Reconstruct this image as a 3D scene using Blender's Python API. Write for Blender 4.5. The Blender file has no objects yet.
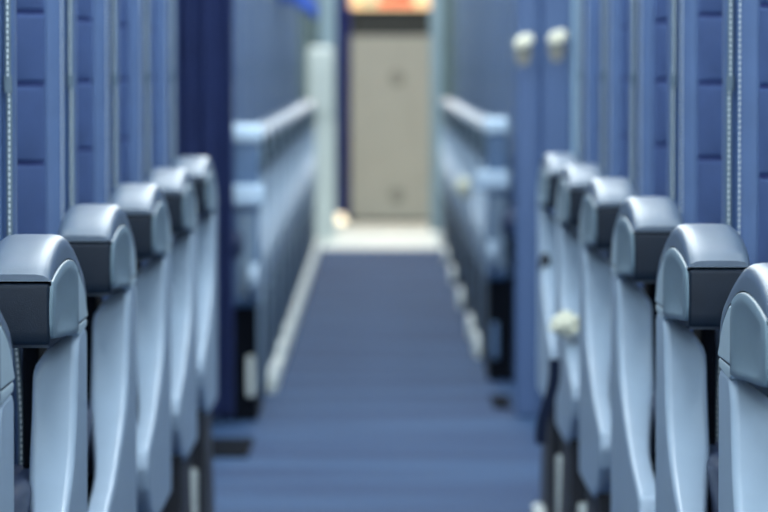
import bpy, bmesh, math, random
from mathutils import Vector
random.seed(7)
PI = math.pi
COL = bpy.context.scene.collection
SC = bpy.context.scene

# ------------------------------------------------------------------ measures (metres)
XA = 0.2645          # aisle face of the armrests, from the aisle's middle
PITCH = 0.77
EYE = 0.78

# ------------------------------------------------------------------ materials
def lin(c):
    return tuple((v / 255 / 12.92) if v / 255 <= 0.04045 else (((v / 255 + 0.055) / 1.055) ** 2.4) for v in c)

def mat(name, rgb, rough=0.5, var=0.12, scale=30.0, bump=0.0, bscale=400.0, metal=0.0, spec=0.5, sheen=0.0, coat=0.0):
    m = bpy.data.materials.new(name)
    m.use_nodes = True
    nt = m.node_tree
    b = nt.nodes['Principled BSDF']
    tc = nt.nodes.new('ShaderNodeTexCoord')
    n = nt.nodes.new('ShaderNodeTexNoise')
    n.inputs['Scale'].default_value = scale
    n.inputs['Detail'].default_value = 4
    nt.links.new(tc.outputs['Object'], n.inputs['Vector'])
    r = nt.nodes.new('ShaderNodeValToRGB')
    c = lin(rgb)
    r.color_ramp.elements[0].position = 0.3
    r.color_ramp.elements[1].position = 0.7
    r.color_ramp.elements[0].color = tuple(v * (1 - var) for v in c) + (1,)
    r.color_ramp.elements[1].color = tuple(min(1, v * (1 + var)) for v in c) + (1,)
    nt.links.new(n.outputs['Fac'], r.inputs['Fac'])
    nt.links.new(r.outputs['Color'], b.inputs['Base Color'])
    b.inputs['Roughness'].default_value = rough
    b.inputs['Metallic'].default_value = metal
    b.inputs['Specular IOR Level'].default_value = spec
    b.inputs['Sheen Weight'].default_value = sheen
    b.inputs['Coat Weight'].default_value = coat
    b.inputs['Coat Roughness'].default_value = 0.3
    if bump:
        n2 = nt.nodes.new('ShaderNodeTexNoise')
        n2.inputs['Scale'].default_value = bscale
        n2.inputs['Detail'].default_value = 3
        nt.links.new(tc.outputs['Object'], n2.inputs['Vector'])
        bp = nt.nodes.new('ShaderNodeBump')
        bp.inputs['Strength'].default_value = bump
        bp.inputs['Distance'].default_value = 0.002
        nt.links.new(n2.outputs['Fac'], bp.inputs['Height'])
        nt.links.new(bp.outputs['Normal'], b.inputs['Normal'])
    return m

M = dict(
    cap=mat('slate_plastic', (86, 105, 126), 0.36, 0.04, 60, 0.12, 900, coat=0.35),
    panel=mat('pale_slate_plastic', (110, 133, 148), 0.38, 0.04, 60, 0.08, 900),
    trim=mat('light_trim_plastic', (172, 194, 207), 0.34, 0.03, 60),
    dark=mat('dark_slate_plastic', (18, 32, 48), 0.5, 0.08, 60, 0.12, 900, spec=0.25),
    shell=mat('light_blue_grey_plastic', (156, 178, 200), 0.34, 0.04, 20, 0.05, 900),
    black=mat('black_plastic', (17, 23, 36), 0.6, 0.1, 50),
    leather=mat('blue_leather', (82, 110, 156), 0.5, 0.06, 24, 0.25, 700),
    quilt=mat('deep_blue_leather', (92, 122, 184), 0.52, 0.07, 24, 0.25, 700),
    seam=mat('navy_seam', (52, 64, 128), 0.7, 0.05),
    piping=mat('grey_piping', (98, 118, 134), 0.5, 0.05),
    thread=mat('pale_thread', (215, 228, 235), 0.6, 0.03),
    cushion=mat('navy_cushion_leather', (44, 60, 92), 0.55, 0.08, 24, 0.25, 700),
    metal=mat('pale_leg_metal', (190, 200, 200), 0.35, 0.05, 40, metal=0.2),
    navy=mat('navy_cloth', (42, 58, 108), 0.85, 0.1, 12, 0.3, 500),
    bulk=mat('blue_grey_laminate', (64, 90, 132), 0.5, 0.05, 6),
    bulktrim=mat('pale_blue_trim', (138, 168, 190), 0.4, 0.04, 10),
    knob=mat('cream_enamel', (238, 236, 214), 0.3, 0.02, 20),
    beige=mat('beige_laminate', (176, 177, 168), 0.55, 0.04, 8),
    latch=mat('grey_latch_metal', (146, 146, 138), 0.5, 0.04, 30),
    recess=mat('dark_recess_shade', (48, 52, 51), 0.6, 0.06, 20),
    grey=mat('green_grey_laminate', (70, 88, 92), 0.55, 0.05, 8),
    jamb=mat('blue_grey_edge', (112, 134, 146), 0.45, 0.04, 8),
    post=mat('pale_grey_plastic', (196, 206, 204), 0.4, 0.03, 12),
    vinyl=mat('pale_vinyl', (222, 228, 224), 0.4, 0.05, 9),
    wallm=mat('off_white_lining', (205, 208, 206), 0.6, 0.03, 5),
    cobalt=mat('cobalt_cloth', (52, 92, 190), 0.8, 0.08, 20, 0.3, 400),
    paper=mat('cream_paper', (224, 226, 206), 0.7, 0.03, 40),
    cover=mat('mid_blue_plastic', (72, 104, 142), 0.4, 0.04, 20),
    bar=mat('pale_blue_plastic', (176, 202, 226), 0.3, 0.03, 20),
    skirt=mat('grey_blue_plastic', (104, 126, 148), 0.45, 0.04, 20),
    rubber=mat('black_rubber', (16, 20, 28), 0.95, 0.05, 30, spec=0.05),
    strap=mat('dark_navy_webbing', (34, 44, 68), 0.8, 0.05, 30, spec=0.2),
    deepblue=mat('deep_blue_cloth', (58, 74, 160), 0.8, 0.06, 20),
    red=mat('coral_red_plastic', (214, 96, 70), 0.4, 0.05, 20),
    cream=mat('cream_plastic', (240, 222, 190), 0.4, 0.05, 20),
    mint=mat('grey_green_plastic', (160, 180, 168), 0.4, 0.05, 20),
)

def carpet_material():
    m = bpy.data.materials.new('blue_carpet')
    m.use_nodes = True
    nt = m.node_tree
    b = nt.nodes['Principled BSDF']
    tc = nt.nodes.new('ShaderNodeTexCoord')
    fine = nt.nodes.new('ShaderNodeTexNoise'); fine.inputs['Scale'].default_value = 260; fine.inputs['Detail'].default_value = 4
    mp = nt.nodes.new('ShaderNodeMapping'); mp.inputs['Scale'].default_value = (0.35, 1.6, 1)
    wide = nt.nodes.new('ShaderNodeTexNoise'); wide.inputs['Scale'].default_value = 2.6; wide.inputs['Detail'].default_value = 3
    nt.links.new(tc.outputs['Object'], fine.inputs['Vector'])
    nt.links.new(tc.outputs['Object'], mp.inputs['Vector'])
    nt.links.new(mp.outputs['Vector'], wide.inputs['Vector'])
    add = nt.nodes.new('ShaderNodeMath'); add.operation = 'ADD'
    half = nt.nodes.new('ShaderNodeMath'); half.operation = 'MULTIPLY'; half.inputs[1].default_value = 0.5
    nt.links.new(fine.outputs['Fac'], add.inputs[0]); nt.links.new(wide.outputs['Fac'], add.inputs[1])
    nt.links.new(add.outputs[0], half.inputs[0])
    r = nt.nodes.new('ShaderNodeValToRGB')
    r.color_ramp.elements[0].position = 0.41; r.color_ramp.elements[0].color = lin((33, 54, 90)) + (1,)
    r.color_ramp.elements[1].position = 0.59; r.color_ramp.elements[1].color = lin((56, 84, 120)) + (1,)
    nt.links.new(half.outputs[0], r.inputs['Fac'])
    nt.links.new(r.outputs['Color'], b.inputs['Base Color'])
    b.inputs['Roughness'].default_value = 0.75
    b.inputs['Specular IOR Level'].default_value = 0.2
    bp = nt.nodes.new('ShaderNodeBump'); bp.inputs['Strength'].default_value = 0.5; bp.inputs['Distance'].default_value = 0.004
    nt.links.new(fine.outputs['Fac'], bp.inputs['Height']); nt.links.new(bp.outputs['Normal'], b.inputs['Normal'])
    return m
M['carpet'] = carpet_material()

def emit_material(name, rgb, strength):
    m = bpy.data.materials.new(name); m.use_nodes = True
    b = m.node_tree.nodes['Principled BSDF']
    b.inputs['Base Color'].default_value = lin(rgb) + (1,)
    b.inputs['Emission Color'].default_value = lin(rgb) + (1,)
    b.inputs['Emission Strength'].default_value = strength
    return m
M['warmlamp'] = emit_material('warm_lamp', (255, 238, 205), 1.5)
M['lamp'] = emit_material('cool_lamp', (225, 238, 255), 2.5)

# ------------------------------------------------------------------ mesh helpers
def link(name, bm, m, parent=None, loc=(0, 0, 0), sharp=38, weighted=True):
    bmesh.ops.recalc_face_normals(bm, faces=bm.faces)
    me = bpy.data.meshes.new(name)
    bm.to_mesh(me); bm.free()
    me.polygons.foreach_set('use_smooth', [True] * len(me.polygons))
    me.set_sharp_from_angle(angle=math.radians(sharp))
    me.materials.append(m)
    o = bpy.data.objects.new(name, me)
    COL.objects.link(o)
    o.location = loc
    if parent is not None:
        o.parent = parent
    if weighted:
        w = o.modifiers.new('weighted', 'WEIGHTED_NORMAL'); w.keep_sharp = True
    return o

def catmull(pts, n=6, closed=False):
    out = []
    N = len(pts)
    for i in range(N - (0 if closed else 1)):
        p = [pts[(i + k) % N] if closed else pts[max(0, min(N - 1, i + k))] for k in (-1, 0, 1, 2)]
        for j in range(n):
            u = j / n
            out.append(tuple(0.5 * (2 * p[1][a] + (p[2][a] - p[0][a]) * u + (2 * p[0][a] - 5 * p[1][a] + 4 * p[2][a] - p[3][a]) * u * u
                       + (3 * p[1][a] - p[0][a] - 3 * p[2][a] + p[3][a]) * u ** 3) for a in range(len(p[1]))))
    if not closed:
        out.append(tuple(pts[-1]))
    return out

def prism(poly, x0, x1, s=1, bevel=0.0, seg=3, bm=None):
    """poly of (t, z), t towards the front; extruded over x0..x1."""
    own = bmesh.new()
    a = [own.verts.new((s * x0, -t, z)) for t, z in poly]
    b = [own.verts.new((s * x1, -t, z)) for t, z in poly]
    own.faces.new(a); own.faces.new(list(reversed(b)))
    n = len(poly)
    for i in range(n):
        own.faces.new((a[i], a[(i + 1) % n], b[(i + 1) % n], b[i]))
    bmesh.ops.recalc_face_normals(own, faces=own.faces)
    if bevel:
        es = [e for e in own.edges if len(e.link_faces) == 2 and e.calc_face_angle(0) > math.radians(32)]
        bmesh.ops.bevel(own, geom=es, offset=bevel, segments=seg, profile=0.5, affect='EDGES', clamp_overlap=True)
    return merge(bm, own)

def merge(bm, own):
    if bm is None:
        return own
    me = bpy.data.meshes.new('tmp'); own.to_mesh(me); own.free()
    bm.from_mesh(me); bpy.data.meshes.remove(me)
    return bm

def box(x0, x1, y0, y1, z0, z1, bevel=0.0, seg=2, bm=None):
    own = bmesh.new()
    vs = [own.verts.new((x, y, z)) for x in (x0, x1) for y in (y0, y1) for z in (z0, z1)]
    for f in ((0, 1, 3, 2), (4, 6, 7, 5), (0, 4, 5, 1), (2, 3, 7, 6), (0, 2, 6, 4), (1, 5, 7, 3)):
        own.faces.new([vs[i] for i in f])
    if bevel:
        bmesh.ops.bevel(own, geom=list(own.edges), offset=bevel, segments=seg, profile=0.5, affect='EDGES', clamp_overlap=True)
    return merge(bm, own)

def tube(pts, r, n=8, bm=None):
    own = bmesh.new()
    rings = []
    P = [Vector(p) for p in pts]
    for i, p in enumerate(P):
        d = (P[min(i + 1, len(P) - 1)] - P[max(i - 1, 0)]).normalized()
        u = d.cross(Vector((0, 1, 0)))
        if u.length < 1e-4:
            u = d.cross(Vector((1, 0, 0)))
        u.normalize(); v = d.cross(u)
        rings.append([own.verts.new(p + u * r * math.cos(2 * PI * k / n) + v * r * math.sin(2 * PI * k / n)) for k in range(n)])
    for a, b in zip(rings, rings[1:]):
        for k in range(n):
            own.faces.new((a[k], a[(k + 1) % n], b[(k + 1) % n], b[k]))
    own.faces.new(rings[0]); own.faces.new(list(reversed(rings[-1])))
    return merge(bm, own)

def lathe(prof, n=24, bm=None):
    """prof of (r, h) about local z."""
    own = bmesh.new()
    rings = []
    for r, h in prof:
        if r < 1e-6:
            rings.append([own.verts.new((0, 0, h))])
        else:
            rings.append([own.verts.new((r * math.cos(2 * PI * k / n), r * math.sin(2 * PI * k / n), h)) for k in range(n)])
    for a, b in zip(rings, rings[1:]):
        for k in range(n):
            k2 = (k + 1) % n
            if len(a) == 1 and len(b) == 1:
                continue
            if len(a) == 1:
                own.faces.new((a[0], b[k2], b[k]))
            elif len(b) == 1:
                own.faces.new((a[k], a[k2], b[0]))
            else:
                own.faces.new((a[k], a[k2], b[k2], b[k]))
    return merge(bm, own)

def tag(o, label, cat, group=None):
    o['label'] = label; o['category'] = cat
    if group: o['group'] = group
    return o

def thing(name, label, cat, loc, group=None):
    o = bpy.data.objects.new(name, None)
    o.empty_display_size = 0.1
    COL.objects.link(o); o.location = loc
    return tag(o, label, cat, group)

def struct(name, bm, m, **k):
    o = link(name, bm, m, **k); o['kind'] = 'structure'
    return o

def smooth(a, b, x):
    u = max(0.0, min(1.0, (x - a) / (b - a)))
    return u * u * (3 - 2 * u)

# ------------------------------------------------------------------ the seat
# local frame: x outboard from the aisle face (times s), t = -y towards the viewer from the backrest, z up
OUT_ARCH = [(0.0, 0.560), (0.004, 0.578), (0.026, 0.5945), (0.075, 0.608), (0.130, 0.6205), (0.190, 0.6315), (0.245, 0.6372),
            (0.300, 0.6368), (0.345, 0.6330), (0.385, 0.6270), (0.412, 0.6195), (0.426, 0.6120)]
IN_ARCH = [(0.0, 0.556), (0.040, 0.580), (0.085, 0.594), (0.125, 0.603), (0.175, 0.6115), (0.230, 0.6160), (0.285, 0.6165),
           (0.335, 0.6145), (0.380, 0.6110), (0.412, 0.6075), (0.425, 0.6062)]
SHELL_FRONT = [(0.090, 0.546), (0.112, 0.535), (0.124, 0.505), (0.138, 0.470), (0.170, 0.437), (0.225, 0.409), (0.300, 0.386),
               (0.380, 0.364), (0.460, 0.350), (0.520, 0.338)]

def arch_z(pts, t):
    for (a, za), (b, zb) in zip(pts, pts[1:]):
        if a <= t <= b:
            return za + (zb - za) * (t - a) / max(1e-9, b - a)
    return pts[-1][1] if t > pts[-1][0] else pts[0][1]

def backrest_mesh(s, W, z0, z1, xe, depth):
    """front of the backrest, wrapped round both sides: columns of (x, t) swept up z"""
    bm = bmesh.new()
    zs = [z0 + (z1 - z0) * i / 60 for i in range(61)]
    def columns(z):
        e = xe(z)
        half = [(0.010, -depth), (0.0015, -depth + 0.012), (0.0, -0.040), (0.0, -0.026), (0.0015, -0.018), (0.0045, -0.0135), (0.0075, -0.0165),
                (0.0092, -0.0175), (0.0103, -0.0120), (0.0120, -0.0068), (0.0138, -0.0066), (0.0154, -0.0086), (0.0185, -0.0072), (0.0240, -0.0055), (0.0285, -0.0047),
                (0.0315, -0.0050), (0.0345, -0.0130)]
        left = [(e + a, t) for a, t in half]
        right = [(e + W - a, t) for a, t in reversed(half)]
        return left + right
    rows = []
    for z in zs:
        top = smooth(z1 - 0.10, z1, z)
        bot = smooth(z0 + 0.04, z0, z)
        rows.append([bm.verts.new((s * x, -(t * (1 - 0.0) - 0.035 * top * top - 0.02 * bot), z)) for x, t in columns(z)])
    n = len(rows[0])
    for a, b in zip(rows, rows[1:]):
        for k in range(n - 1):
            bm.faces.new((a[k], a[k + 1], b[k + 1], b[k]))
        bm.faces.new((a[n - 1], a[0], b[0], b[n - 1]))
    bm.faces.new(rows[0]); bm.faces.new(list(reversed(rows[-1])))
    return bm

SEAMS = [0.325, 0.412, 0.499, 0.586, 0.673, 0.759, 0.837, 0.920, 1.005]

def quilt_mesh(s, W, z0, z1, xe):
    bm = bmesh.new()
    zs = set(z0 + (z1 - z0) * i / 150 for i in range(151))
    for c in SEAMS:
        for d in (-0.006, -0.004, -0.0025, -0.0012, 0, 0.0012, 0.0025, 0.004, 0.006):
            zs.add(c + d)
    zs = sorted(z for z in zs if z0 <= z <= z1)
    us = [0, 0.004, 0.010, 0.02, 0.04, 0.08, 0.15, 0.25, 0.35, 0.45, 0.5]
    us = us + [1 - u for u in reversed(us[:-1])]
    rows = []
    bounds = [z0 - 0.01] + SEAMS + [z1 + 0.01]
    for z in zs:
        e = xe(z); a, b = e + 0.0300, e + W - 0.0300
        lo = max(q for q in bounds if q <= z); hi = min(q for q in bounds if q >= z)
        pil = 0.0 if hi == lo else math.sin(PI * (z - lo) / (hi - lo)) ** 0.5
        near = min(abs(z - c) for c in SEAMS)
        g = math.exp(-(near / 0.0022) ** 2)
        row = []
        top = smooth(z1 - 0.08, z1, z)
        for u in us:
            side = min(1.0, min(u, 1 - u) / 0.02)
            t = -0.0045 + 0.0040 * pil * smooth(0, 1, min(1, min(u, 1 - u) / 0.08)) - 0.0055 * g * min(1, side * 1.5) - 0.0008 * (1 - side) - 0.028 * top * top
            row.append(bm.verts.new((s * (a + (b - a) * u), -t, z)))
        rows.append(row)
    for p, q in zip(rows, rows[1:]):
        for k in range(len(p) - 1):
            bm.faces.new((p[k], p[k + 1], q[k + 1], q[k]))
    bmesh.ops.solidify(bm, geom=list(bm.faces), thickness=0.004)
    return bm

def stitches(s, xf, tf, z0, z1, bm=None, pitch=0.0056, ln=0.0037, r=0.0009):
    own = bm or bmesh.new()
    z = z0
    while z < z1:
        x, t = xf(z), tf
        vs = []
        for zz in (z, z + ln):
            for dx, dt in ((-r, -0.0006), (r, -0.0006), (r * 0.7, 0.0007), (-r * 0.7, 0.0007)):
                vs.append(own.verts.new((s * (x + dx), -(t + dt), zz)))
        for f in ((0, 1, 2, 3), (7, 6, 5, 4), (0, 4, 5, 1), (1, 5, 6, 2), (2, 6, 7, 3), (3, 7, 4, 0)):
            own.faces.new([vs[i] for i in f])
        z += pitch
    return own

def make_armrest(root, s, x_off=0.0, full=True):
    out = catmull(OUT_ARCH, 5)
    inn = catmull(IN_ARCH, 5)
    W = 0.055
    # cap: the band between both arches, over the whole width, rounded edges and a slight crown
    poly = out + list(reversed(inn))
    bm = bmesh.new()
    nx = [0.0, 0.0010, 0.0030, 0.0065, 0.012, 0.020, 0.0275, 0.035, 0.043, 0.0485, 0.052, 0.054, W]
    def inset(x):
        d = min(x, W - x); R = 0.0105
        if d >= R: return 0.0006 * ((min(x, W - x) - W / 2) / (W / 2)) ** 2
        return R - math.sqrt(max(0, R * R - (R - d) ** 2)) + 0.0004
    # outward normals of the outer arch
    nor = []
    for i in range(len(out)):
        a = out[max(0, i - 1)]; b = out[min(len(out) - 1, i + 1)]
        d = Vector((b[0] - a[0], b[1] - a[1])).normalized()
        nor.append(Vector((-d.y, d.x)))
    cols = []
    for x in nx:
        k = inset(x)
        # outer plan: the outboard edge draws in towards the rear a little
        ring = []
        for (t, z), nn in zip(out, nor):
            xo = x - (0.006 * smooth(0.25, 0.0, t)) * (x / W)
            ring.append(bm.verts.new((s * (xo + x_off), -(t - nn.x * k), z - nn.y * k)))
        cols.append(ring)
    for a, b in zip(cols, cols[1:]):
        for i in range(len(a) - 1):
            bm.faces.new((a[i], a[i + 1], b[i + 1], b[i]))
    # side bands and inner arch
    def band(cx, ring):
        v = [bm.verts.new((s * (cx + x_off - (0.006 * smooth(0.25, 0.0, t)) * (cx / W)), -t, z)) for t, z in inn]
        for i in range(min(len(v), len(ring)) - 1):
            bm.faces.new((ring[i * (len(ring) - 1) // (len(v) - 1)], ring[(i + 1) * (len(ring) - 1) // (len(v) - 1)], v[i + 1], v[i])) \
                if ring[i * (len(ring) - 1) // (len(v) - 1)] is not ring[(i + 1) * (len(ring) - 1) // (len(v) - 1)] else bm.faces.new((ring[i * (len(ring) - 1) // (len(v) - 1)], v[i + 1], v[i]))
        return v
    va = band(0.0, cols[0]); vb = band(W, cols[-1])
    for i in range(len(va) - 1):
        bm.faces.new((va[i], va[i + 1], vb[i + 1], vb[i]))
    for ia in (0, -1):
        bm.faces.new([c[ia] for c in cols] + [vb[ia], va[ia]])
    cap = link('armrest', bm, M['cap'], root, sharp=50)
    # dark front and belly
    core = [(0.006, 0.557), (0.012, 0.546), (0.10, 0.5465), (0.25, 0.5490), (0.40, 0.5510), (0.4235, 0.5550), (0.4265, 0.566), (0.4265, 0.6035)]
    core += [(t, z - 0.0012) for t, z in reversed(inn) if 0.012 < t < 0.42]
    link('front_panel', prism(core, 0.0012 + x_off, W - 0.003 + x_off, s, 0.003, 3), M['dark'], cap)
    if not full:
        return cap
    # pale panel on the aisle side with a shallow leaf-shaped dish
    out_ring = [(0.1235, 0.5470), (0.1235, 0.570), (0.1235, 0.590)] + [(t, z - 0.0012) for t, z in inn if 0.127 < t < 0.421] + \
               [(0.4245, 0.590), (0.4245, 0.572), (0.4215, 0.5630), (0.412, 0.5592), (0.36, 0.5565), (0.27, 0.5525), (0.18, 0.5480)]
    cx, cz = 0.275, 0.578
    rings = []
    for f, dx in ((1.0, 0.0014), (0.994, -0.0006), (0.975, -0.0014), (0.82, -0.0020), (0.76, -0.0018), (0.70, -0.0012), (0.45, -0.0002), (0.2, 0.0004)):
        ring = []
        for t, z in out_ring:
            tt, zz = cx + (t - cx) * f, cz + (z - cz) * f
            ring.append((s * dx, -tt, zz))
        rings.append(ring)
    bm = bmesh.new()
    R = [[bm.verts.new(p) for p in r] for r in rings]
    n = len(out_ring)
    for a, b in zip(R, R[1:]):
        for k in range(n):
            bm.faces.new((a[k], a[(k + 1) % n], b[(k + 1) % n], b[k]))
    c = bm.verts.new((s * 0.0005, -cx, cz))
    for k in range(n):
        bm.faces.new((R[-1][k], R[-1][(k + 1) % n], c))
    link('side_panel', bm, M['panel'], cap, sharp=60, weighted=False)
    # light trim down the rear of the aisle side, with its small end piece
    tr = [(0.0, 0.5525), (0.0, 0.556)] + [(t, z - 0.0010) for t, z in inn if 0.012 < t < 0.112] + [(0.114, 0.598), (0.114, 0.5535)]
    bm = prism(tr, -0.0004, 0.012, s, 0.002, 3)
    prism([(0.002, 0.5515), (0.012, 0.5440), (0.100, 0.5415), (0.116, 0.5445), (0.116, 0.5520)], -0.0002, 0.012, s, 0.002, 2, bm)
    link('rear_trim', bm, M['trim'], cap)
    return cap

def make_seat(name, s, label, group):
    root = thing(name, label, 'seat', (0, 0, 0), group)
    xe = lambda z: 0.0676 - 0.010 * smooth(0.62, 0.44, z)
    W, z0, z1 = 0.46, 0.30, 1.14
    back = link('backrest', backrest_mesh(s, W, z0, z1, xe, 0.085), M['leather'], root, sharp=80, weighted=False)
    link('quilted_panel', quilt_mesh(s, W, z0 + 0.015, z1 - 0.01, xe), M['quilt'], back, sharp=80, weighted=False)
    bm = bmesh.new()
    for c in SEAMS:
        e = xe(c)
        tube([(s * (e + 0.0305), 0.0082, c), (s * (e + W / 2), 0.0075, c), (s * (e + W - 0.0305), 0.0082, c)], 0.0016, 6, bm)
    link('seam', bm, M['seam'], back, weighted=False)
    # piping along the aisle edge, kinked where the upper cover begins
    bm = bmesh.new()
    pts = []
    for i in range(41):
        z = 0.36 + (1.10 - 0.36) * i / 40
        pts.append((s * (xe(z) + 0.0035 + 0.0012 * smooth(0.755, 0.77, z)), 0.0135, z))
    tube(pts, 0.0030, 8, bm)
    tube([(s * (xe(0.762) + 0.004), 0.0118, 0.755), (s * (xe(0.762) + 0.0045), 0.0112, 0.770)], 0.0040, 8, bm)
    link('piping', bm, M['piping'], back, weighted=False)
    bm = stitches(s, lambda z: xe(z) + 0.0130, -0.0062, 0.36, 1.10)
    stitches(s, lambda z: xe(z) + 0.0033 + 0.0012 * smooth(0.755, 0.77, z), -0.0102, 0.36, 1.10, bm, r=0.0008)
    link('stitching', bm, M['thread'], back, weighted=False)
    # hard shell at the back of the backrest
    link('rear_shell', prism([(-0.080, 0.31), (-0.080, 1.12), (-0.088, 1.13), (-0.096, 1.12), (-0.104, 0.31)], xe(1) + 0.006, xe(1) + W - 0.006, s, 0.004, 2), M['shell'], root)
    # cushion
    cu = catmull([(-0.01, 0.375), (-0.01, 0.415), (0.06, 0.420), (0.25, 0.426), (0.42, 0.430), (0.475, 0.418), (0.492, 0.395), (0.478, 0.365), (0.42, 0.352), (0.10, 0.352)], 4, True)
    link('seat_cushion', prism(cu, 0.034, 0.535, s, 0.014, 4), M['cushion'], root)
    # side shell: post under the armrest that sweeps forward under the seat
    poly = [(0.0, 0.235), (0.0, 0.541), (0.012, 0.546), (0.06, 0.547)] + catmull(SHELL_FRONT, 4) + [(0.530, 0.318), (0.520, 0.292), (0.47, 0.262), (0.36, 0.240), (0.2, 0.235)]
    bm = prism(poly, 0.0, 0.040, s, 0.0075, 4)
    for v in bm.verts:
        v.co.x *= 1 - 0.42 * smooth(0.13, 0.38, -v.co.y)
        x = abs(v.co.x)
        if v.co.z > 0.50:
            k = smooth(0.008, 0.040, x)
            v.co.z -= 0.024 * k * k * smooth(0.50, 0.546, v.co.z) + 0.003 * smooth(0.0, 0.02, x)
    link('side_shell', bm, M['shell'], root)
    # black plate added for the shade in the gap beside the backrest
    br = [(-0.060, 0.30), (-0.060, 0.55), (-0.03, 0.575), (0.02, 0.57), (0.05, 0.53), (0.05, 0.34), (0.0, 0.30)]
    link('gap_shade_plate', prism(br, 0.0402, 0.0545, s, 0.003, 2), M['rubber'], root)
    make_armrest(root, s)
    make_armrest(root, s, 0.535, False)
    # legs: black plates with a pale fitting, joined by beams
    for lx in (0.004, 0.46):
        lg = [(0.06, 0.0), (0.03, 0.03), (0.06, 0.10), (0.14, 0.20), (0.10, 0.28), (0.42, 0.30), (0.43, 0.24), (0.415, 0.10), (0.425, 0.0)]
        leg = link('leg', prism(lg, lx, lx + 0.046, s, 0.004, 2), M['black'], root)
        if lx < 0.1:
            fit = prism([(0.424, 0.045), (0.424, 0.165), (0.436, 0.160), (0.442, 0.050)], lx + 0.010, lx + 0.030, s, 0.004, 3)
            link('leg_fitting', fit, M['metal'], leg)
            ft = [(0.12, 0.0), (0.12, 0.042), (0.15, 0.058), (0.40, 0.058), (0.44, 0.040), (0.45, 0.0)]
            link('foot_cover', prism(ft, -0.014, lx + 0.001, s, 0.005, 3), M['metal'], leg)
    bm = bmesh.new()
    for t in (0.12, 0.36):
        tube([(s * 0.03, -t, 0.315), (s * 0.55, -t, 0.315)], 0.024, 12, bm)
    link('seat_beam', bm, M['dark'], root)
    return root

def copy_tree(o, parent=None):
    c = o.copy(); COL.objects.link(c)
    if parent is not None:
        c.parent = parent
    for ch in list(o.children):
        copy_tree(ch, c)
    return c

ORD = ['first', 'second', 'third', 'fourth', 'fifth', 'sixth', 'seventh', 'eighth', 'ninth', 'tenth', 'eleventh', 'twelfth']
near_left = [3.08, 3.85, 4.63, 5.40, 6.17, 6.93]
near_right = [3.33, 4.09, 4.88, 5.66, 6.42, 7.16]
far_left = [9.80 + PITCH * i for i in range(11)]
far_right = [11.0 + PITCH * i for i in range(11)]
NL = ['blue leather seat left of aisle, its grey armrest cut off by the photo edge',
      'blue leather seat left of aisle with the largest fully lit arched grey armrest',
      'blue leather seat left of aisle, second behind the cut-off armrest',
      'blue leather seat left of aisle, third behind the cut-off armrest',
      'blue leather seat left of aisle, second in front of the navy curtain',
      'blue leather seat left of aisle just in front of the navy curtain']
NR = ['blue leather seat right of aisle, its big grey armrest cut by the photo edge',
      'blue leather seat right of aisle, first one behind the cropped armrest',
      'blue leather seat right of aisle, second one behind the cropped armrest',
      'blue leather seat right of aisle, third one behind the cropped armrest',
      'blue leather seat right of aisle with a cream paper on its shell',
      'blue leather seat right of aisle just in front of the blue partition']
seats = {}
for s, near, far, labels, side, what in ((-1, near_left, far_left, NL, 'left', 'navy curtain'), (1, near_right, far_right, NR, 'right', 'blue partition')):
    proto = make_seat('aircraft_seat', s, labels[0], f'near row of seats on the {side} of the aisle')
    for i, d in enumerate(near):
        o = proto if i == 0 else copy_tree(proto)
        o.location = (s * XA, d, 0)
        tag(o, labels[i], 'seat', f'near row of seats on the {side} of the aisle')
        seats[(side, i)] = o
    skirt_me = None
    for i, d in enumerate(far):
        o = copy_tree(proto)
        if skirt_me is None:
            end = 0.50 if s < 0 else 0.22
            sk = link('leg_cover', prism([(0.02, 0.055), (0.02, 0.245), (0.30 if s < 0 else 0.2, 0.25), (end, 0.262), (end - 0.02, 0.055)], 0.0005, 0.0035, s, 0.001, 2), M['skirt'], o)
            skirt_me = sk.data
        else:
            sk = bpy.data.objects.new('leg_cover', skirt_me); COL.objects.link(sk); sk.parent = o
        for ch in list(o.children):
            if ch.name.startswith('leg') and not ch.name.startswith('leg_cover'):
                for g in list(ch.children):
                    if g.name.startswith('leg_fitting') and i == 0:
                        bpy.data.objects.remove(g)
                    elif g.name.startswith('foot_cover') and (i == 0 or (s > 0 and i in (3, 5, 7, 9))):
                        bpy.data.objects.remove(g)
        if i == 0:
            link('leg_shroud', prism([(0.434, 0.0), (0.434, 0.255), (0.455, 0.255), (0.459, 0.0)], 0.004, 0.066, s, 0.003, 2), M['rubber'], o)
            link('leg_fitting', prism([(0.459, 0.05), (0.459, 0.145), (0.468, 0.140), (0.470, 0.055)], 0.010, 0.028, s, 0.003, 2), M['metal'] if s < 0 else M['cover'], o)
            cv = link('end_cover', prism([(0.428, 0.25), (0.428, 0.612), (0.462, 0.612), (0.470, 0.60), (0.470, 0.26), (0.462, 0.25)], 0.0, 0.066 if s < 0 else 0.050, s, 0.005, 3), M['cover'], o)
            link('cover_cap', prism([(0.380, 0.640), (0.388, 0.652), (0.455, 0.650), (0.473, 0.640), (0.476, 0.612), (0.380, 0.612)], -0.006, 0.068 if s < 0 else 0.052, s, 0.006, 3), M['bar'], cv)
            link('pale_bar', prism([(0.465, 0.470), (0.465, 0.520), (0.482, 0.520), (0.490, 0.512), (0.490, 0.478), (0.482, 0.470)], -0.010 if s < 0 else -0.026, 0.068 if s < 0 else 0.054, s, 0.008, 4), M['bar'], cv)  # pale rounded bar across the end cover
            link('lower_cover', prism([(0.469, 0.27), (0.469, 0.455), (0.476, 0.450), (0.476, 0.275)], 0.008, 0.046, s, 0.003, 3), M['skirt'], cv)
        o.location = (s * XA, d, 0)
        tag(o, f'blurred blue seat {side} of aisle, {ORD[i]} in line behind the {what}', 'seat', f'far row of seats on the {side} of the aisle')
        seats[(side, 20 + i)] = o

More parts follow.
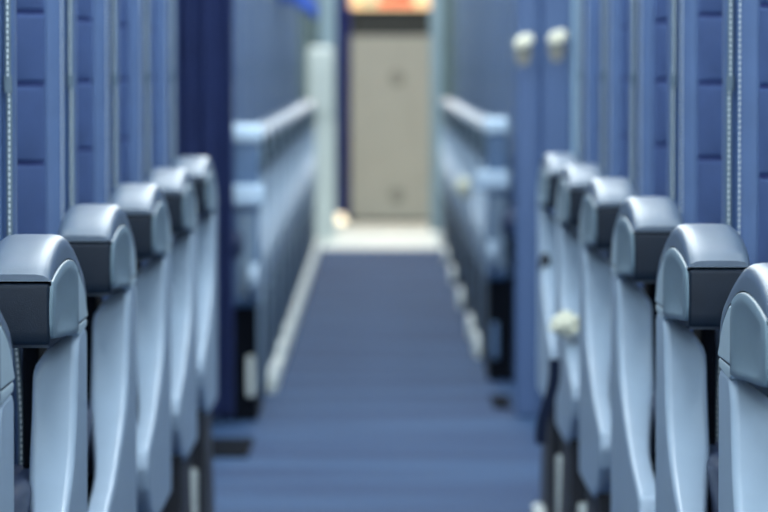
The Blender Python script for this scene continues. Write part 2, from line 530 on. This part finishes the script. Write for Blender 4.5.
# small extras on two right-hand seats
o = seats[('right', 5)]
bm = lathe([(0.0, 0.0), (0.009, 0.0), (0.010, 0.002), (0.008, 0.004), (0.0, 0.0045)], 20)
for v in bm.verts:
    v.co = Vector((v.co.x * 1.0, -v.co.z, v.co.y * 2.2))
b = link('recline_button', bm, M['black'], o, loc=(0.007, -0.150, 0.450))
b['label'] = 'black oval recline button'
o = seats[('right', 4)]
belt = []
for i in range(13):
    u = i / 12
    belt.append((-0.018 - 0.016 * u + 0.004 * math.sin(u * 6), -(0.40 - 0.05 * u), 0.365 - 0.125 * u))
bm = bmesh.new()
L, R_ = [], []
for x, y, z in belt:
    L.append([bm.verts.new((x - 0.008, y, z)), bm.verts.new((x + 0.008, y - 0.006, z)), bm.verts.new((x + 0.008, y - 0.008, z)), bm.verts.new((x - 0.008, y - 0.002, z))])
for a, c in zip(L, L[1:]):
    for k in range(4):
        bm.faces.new((a[k], a[(k + 1) % 4], c[(k + 1) % 4], c[k]))
bm.faces.new(L[0]); bm.faces.new(list(reversed(L[-1])))
link('seat_belt', bm, M['strap'], o)

# cream folded paper on the shell of that seat
bm = bmesh.new()
bmesh.ops.create_icosphere(bm, subdivisions=3, radius=1.0)
for v in bm.verts:
    p = v.co.copy()
    r = 1 + 0.16 * math.sin(5.1 * p.x + 3.3 * p.y + 1.0) + 0.12 * math.sin(7.7 * p.z - 4.2 * p.x) + 0.08 * math.sin(11 * p.y + 6 * p.z)
    v.co = Vector((p.x * 0.023 * r, p.y * 0.026 * r, p.z * 0.017 * r))
pp = link('crumpled_paper', bm, M['paper'], loc=(XA + 0.004, near_right[4] - 0.31, 0.407), sharp=20, weighted=False)
tag(pp, 'crumpled cream paper lying on the grey side shell of a right-hand seat', 'paper')

bm = bmesh.new()
bmesh.ops.create_icosphere(bm, subdivisions=3, radius=1.0)
for v in bm.verts:
    p = v.co.copy()
    r = 1 + 0.10 * math.sin(4.3 * p.x + 5.3 * p.y) + 0.08 * math.sin(6.7 * p.z - 3.2 * p.x)
    v.co = Vector((p.x * 0.026 * r, p.y * 0.040 * r, p.z * 0.032 * r))
o = link('crumpled_napkin', bm, M['paper'], loc=(0.256, far_right[3] - 0.34, 0.408), sharp=20, weighted=False)
tag(o, 'pale rounded napkin bundle on the side shell of a far right seat', 'napkin')

# ------------------------------------------------------------------ exit gap: curtain, partition, dark floor strips
def curtain(name, x0, x1, y, z0, z1, amp, folds, m, label, parent_cat='curtain'):
    t = thing(name, label, parent_cat, ((x0 + x1) / 2, y, z0))
    bm = bmesh.new()
    n = 90
    rows = []
    for j in range(9):
        v = j / 8
        row = []
        for i in range(n + 1):
            u = i / n
            ph = u * folds * 2 * PI
            row.append(bm.verts.new(((u - 0.5) * (x1 - x0), amp * math.sin(ph + 0.6 * math.sin(ph * 0.37)) * (1.05 - 0.35 * v), v * (z1 - z0))))
        rows.append(row)
    for a, b in zip(rows, rows[1:]):
        for k in range(n):
            bm.faces.new((a[k], a[k + 1], b[k + 1], b[k]))
    bmesh.ops.solidify(bm, geom=list(bm.faces), thickness=0.003)
    link('curtain_cloth', bm, m, t, sharp=80, weighted=False)
    link('curtain_rail', box(-(x1 - x0) / 2 - 0.02, (x1 - x0) / 2 + 0.02, -0.012, 0.012, z1 - z0, z1 - z0 + 0.03, 0.004), M['jamb'], t)
    return t

curtain('cabin_curtain', -0.86, -0.316, 9.22, 0.02, 1.93, 0.016, 13, M['navy'], 'dark navy curtain drawn beside the left seats before the far rows')

# right partition: two flat leaves with a pale edge, each with a coat knob
YP = 9.45
t = thing('cabin_partition', 'blue-grey partition behind the near right seats with pale edge strip', 'partition', (0.55, YP, 0))
def leaf(x0, x1):
    return box(x0 - 0.55, x1 - 0.55, -0.015, 0.015, 0.0, 1.95, 0.006, 3)
link('partition_leaf', leaf(0.300, 0.352), M['bulk'], t)
link('partition_leaf', leaf(0.357, 0.424), M['bulk'], t)
link('edge_strip', box(0.425 - 0.55, 0.441 - 0.55, -0.024, 0.015, 0.0, 1.95, 0.005, 3), M['bulktrim'], t)
link('partition_leaf', leaf(0.442, 0.88), M['bulk'], t)
for kx, kz, name_l in ((0.316, 0.832, 'cream coat knob on the partition, the one nearer the aisle'), (0.390, 0.841, 'cream coat knob on the partition, the one nearer the pale edge strip')):
    k = thing('coat_knob', name_l, 'knob', (kx, YP - 0.015, kz), 'coat knobs on the partition')
    bm = lathe([(0.0, 0.0), (0.012, 0.0), (0.012, 0.012), (0.009, 0.016), (0.018, 0.026), (0.024, 0.036), (0.023, 0.046), (0.014, 0.052), (0.0, 0.053)], 24)
    for v in bm.verts:
        a_, b_ = v.co.x * 0.98, v.co.y * 0.62
        v.co = Vector((a_ * 0.91 - b_ * 0.42, -v.co.z, a_ * 0.42 + b_ * 0.91))
    link('knob_head', bm, M['knob'], k)
    bm = lathe([(0.0, 0.0), (0.020, 0.0), (0.020, 0.003), (0.0, 0.004)], 24)
    for v in bm.verts:
        v.co = Vector((v.co.x * 0.9, -v.co.z, v.co.y * 1.6 - 0.022))
    link('back_plate', bm, M['latch'], k)

for x0, x1, y0, y1, lb in ((-0.40, -0.262, 8.45, 8.85, 'thin dark flat strip on the carpet before the left far seats'),
                           (0.258, 0.300, 9.66, 10.0, 'thin dark flat strip on the carpet before the right far seats')):
    o = link('dark_strip', box(x0, x1, y0, y1, 0.0, 0.006, 0.002), M['rubber'])  # thin dark flat strip on the carpet
    tag(o, lb, 'floor plate', 'dark floor strips')

# ------------------------------------------------------------------ rear end of the cabin
# threshold, partitions, attendant seat, galley
YB = 19.95
struct('wall_rear_left', box(-0.92, -0.285, YB, YB + 0.10, 0, 2.05), M['grey'])
struct('wall_rear_right', box(0.295, 0.92, YB, YB + 0.10, 0, 2.05), M['grey'])
struct('trim_1', box(-0.285, -0.205, YB - 0.03, YB + 0.13, 0, 2.05, 0.006), M['jamb'])
struct('trim_2', box(0.235, 0.295, YB - 0.03, YB + 0.13, 0, 2.05, 0.006), M['jamb'])

t = thing('attendant_seat', 'pale grey folded attendant seat standing against the rear left wall edge', 'seat', (-0.262, 19.0, 0))
link('seat_housing', box(-0.062, 0.056, -0.05, 0.05, 0.54, 0.86, 0.022, 4), M['post'], t)
link('seat_base', box(-0.045, 0.062, -0.045, 0.06, 0.0, 0.54, 0.012, 3), M['post'], t)
link('folded_cushion', box(-0.05, 0.045, -0.062, -0.048, 0.57, 0.80, 0.006, 3), M['post'], t)

t = thing('floor_glow', 'small cream glowing dome added as a bright spot near the attendant seat', 'glow', (-0.192, 20.4, 0))
link('glow_base', lathe([(0.0, 0.0), (0.036, 0.0), (0.036, 0.018), (0.030, 0.024), (0.0, 0.024)], 24), M['post'], t)
link('glow_dome', lathe([(0.0, 0.070), (0.016, 0.066), (0.027, 0.050), (0.030, 0.024)], 24), M['warmlamp'], t)  # glowing dome added to make a bright spot at floor level

t = curtain('galley_curtain', -0.212, -0.148, 20.75, 0.03, 1.95, 0.012, 4, M['deepblue'], 'narrow navy curtain hanging beside the beige galley cabinet')

YG = 21.15
t = thing('galley_cabinet', 'beige galley cabinet with two round latches at the end of the aisle', 'cabinet', (0.06, YG, 0))
link('cabinet_body', box(-0.21, 0.27, 0.02, 0.55, 0.0, 1.056, 0.004), M['recess'], t)  # dark colour stands for the shade in the recess under the worktop
d = link('cabinet_door', box(-0.205, 0.262, -0.012, 0.022, 0.015, 0.925, 0.006, 3), M['beige'], t)
for z in (0.715, 0.135):
    bm = lathe([(0.0, 0.010), (0.020, 0.010), (0.026, 0.006), (0.034, 0.006), (0.039, 0.0)], 28)
    for v in bm.verts:
        v.co = Vector((v.co.x, -v.co.z, v.co.y))
    link('latch', bm, M['latch'], d, loc=(0.025, -0.012, z))
link('worktop', box(-0.215, 0.275, -0.03, 0.56, 1.056, 1.068, 0.006, 3), M['cream'], t)

bm = box(-0.215, 0.275, 0.02, 0.55, 1.50, 2.05, 0.006)
for x0 in (-0.215, 0.263):
    box(x0, x0 + 0.012, 0.0, 0.55, 1.069, 1.50, 0.003, bm=bm)
box(-0.203, 0.263, 0.50, 0.55, 1.069, 1.50, bm=bm)
wg = struct('galley_upper_cabinet', bm, M['beige'], loc=(0.06, YG, 0))  # upper galley cabinet with sides and back, mostly out of view
link('strip_lamp', box(-0.19, 0.25, 0.06, 0.12, 1.478, 1.50, 0.004), M['warmlamp'], wg)
for x0, x1, h, m, nm, lb, cat in ((-0.180, -0.095, 0.16, 'cream', 'food_container', 'cream container at the left end of the galley worktop', 'container'),
                                  (-0.085, -0.015, 0.12, 'mint', 'food_container', 'grey-green container on the galley worktop beside the coral drawer box', 'container'),
                                  (-0.005, 0.165, 0.15, 'red', 'drawer_box', 'coral red drawer box in the middle of the galley worktop', 'box'),
                                  (0.175, 0.255, 0.16, 'cream', 'food_container', 'wide cream container at the right end of the galley worktop', 'container')):
    t = thing(nm, lb, cat, ((x0 + x1) / 2, YG + 0.12, 1.068))
    w = (x1 - x0) / 2
    link('container_body', box(-w, w, -0.09, 0.09, 0.0, h * 0.85, 0.01, 3), M[m], t)
    link('lid', box(-w + 0.002, w - 0.002, -0.088, 0.088, h * 0.85, h, 0.006, 3), M[m], t)
    link('handle', box(-w * 0.4, w * 0.4, -0.104, -0.089, h * 0.5, h * 0.58, 0.004, 2), M['knob'], t)
# cobalt cloth hanging over a far left seat's edge
bm = bmesh.new()
g = []
nu, nv = 18, 12
for i in range(nu):
    u = i / (nu - 1)
    row = []
    for j in range(nv):
        a = 2 * PI * j / nv
        r = (0.036 - 0.010 * u) * (1 + 0.18 * math.sin(3 * a + 5 * u))
        row.append(bm.verts.new((-0.055 + 0.115 * u + 0.3 * r * math.cos(a), r * math.cos(a), 0.045 - 0.060 * u + 0.012 * math.sin(5 * u) + r * math.sin(a))))
    g.append(row)
for a, b in zip(g, g[1:]):
    for k in range(nv):
        bm.faces.new((a[k], a[(k + 1) % nv], b[(k + 1) % nv], b[k]))
bm.faces.new(g[0]); bm.faces.new(list(reversed(g[-1])))
o = link('hanging_cloth', bm, M['cobalt'], loc=(-0.276, far_left[6] - 0.05, 0.985), sharp=80, weighted=False)
tag(o, 'bright cobalt cloth draped over the aisle edge of a far left seat', 'cloth')

# ------------------------------------------------------------------ room shell
struct('floor', box(-0.95, 0.95, -6.0, 18.1, -0.05, 0.0), M['carpet'])
struct('floor_galley', box(-0.95, 0.95, 18.1, 22.6, -0.05, 0.0), M['vinyl'])
struct('trim_3', box(-0.275, -0.245, 10.15, 18.6, 0.0, 0.035, 0.006, 3), M['post'])
struct('wall_left', box(-1.0, -0.95, -6.0, 22.6, -0.05, 2.1), M['wallm'])
struct('wall_right', box(0.95, 1.0, -6.0, 22.6, -0.05, 2.1), M['wallm'])
struct('wall_rear', box(-1.0, 1.0, 22.6, 22.65, -0.05, 2.1), M['wallm'])
struct('ceiling', box(-1.0, 1.0, -6.0, 22.65, 2.05, 2.10), M['wallm'])

# ------------------------------------------------------------------ light
def area(name, loc, sx, sy, power, color, rot=(0, 0, 0)):
    d = bpy.data.lights.new(name, 'AREA'); d.shape = 'RECTANGLE'; d.size = sx; d.size_y = sy
    d.energy = power; d.color = color
    o = bpy.data.objects.new(name, d); COL.objects.link(o); o.location = loc; o.rotation_euler = rot
    return o
cool = (0.86, 0.95, 1.0)
area('aisle_light', (0, 7.0, 2.03), 0.8, 14.0, 125, cool)
area('left_light', (-0.75, 8.0, 2.0), 0.12, 16.0, 30, cool, (0, math.radians(-20), 0))
area('right_light', (0.75, 8.0, 2.0), 0.12, 16.0, 30, cool, (0, math.radians(20), 0))
area('front_fill', (0, -5.0, 1.3), 1.5, 1.0, 200, cool, (math.radians(84), 0, 0))  # fill added behind the camera to brighten faces turned forward
area('exit_fill', (0, 8.0, 2.03), 1.3, 1.6, 24, cool)  # overhead fill added to brighten armrest tops and floor around the gap
area('rear_light', (0, 17.0, 2.03), 0.35, 5.0, 50, cool)
area('galley_light', (0.02, 19.5, 2.0), 0.4, 1.6, 24, (1.0, 0.98, 0.95))
area('galley_warm', (0.03, YG + 0.05, 1.47), 0.42, 0.10, 12, (1.0, 0.74, 0.50))

w = bpy.data.worlds.new('World'); SC.world = w; w.use_nodes = True
w.node_tree.nodes['Background'].inputs['Color'].default_value = (0.30, 0.40, 0.55, 1)
w.node_tree.nodes['Background'].inputs['Strength'].default_value = 0.3

# ------------------------------------------------------------------ camera
cd = bpy.data.cameras.new('Camera'); cam = bpy.data.objects.new('Camera', cd); COL.objects.link(cam)
cd.sensor_width = 36.0; cd.lens = 200.0; cd.clip_end = 60
cam.location = (0, 0, EYE)
FPX = 200.0 / 36.0 * 768
cam.rotation_euler = (PI / 2 - math.atan(191 / FPX), 0, -math.atan(4 / FPX) * -1 * -1)
cd.dof.use_dof = True; cd.dof.focus_distance = 3.35; cd.dof.aperture_fstop = 12.0
SC.camera = cam
SC.view_settings.view_transform = 'Standard'
SC.view_settings.look = 'None'
SC.view_settings.exposure = 0.2
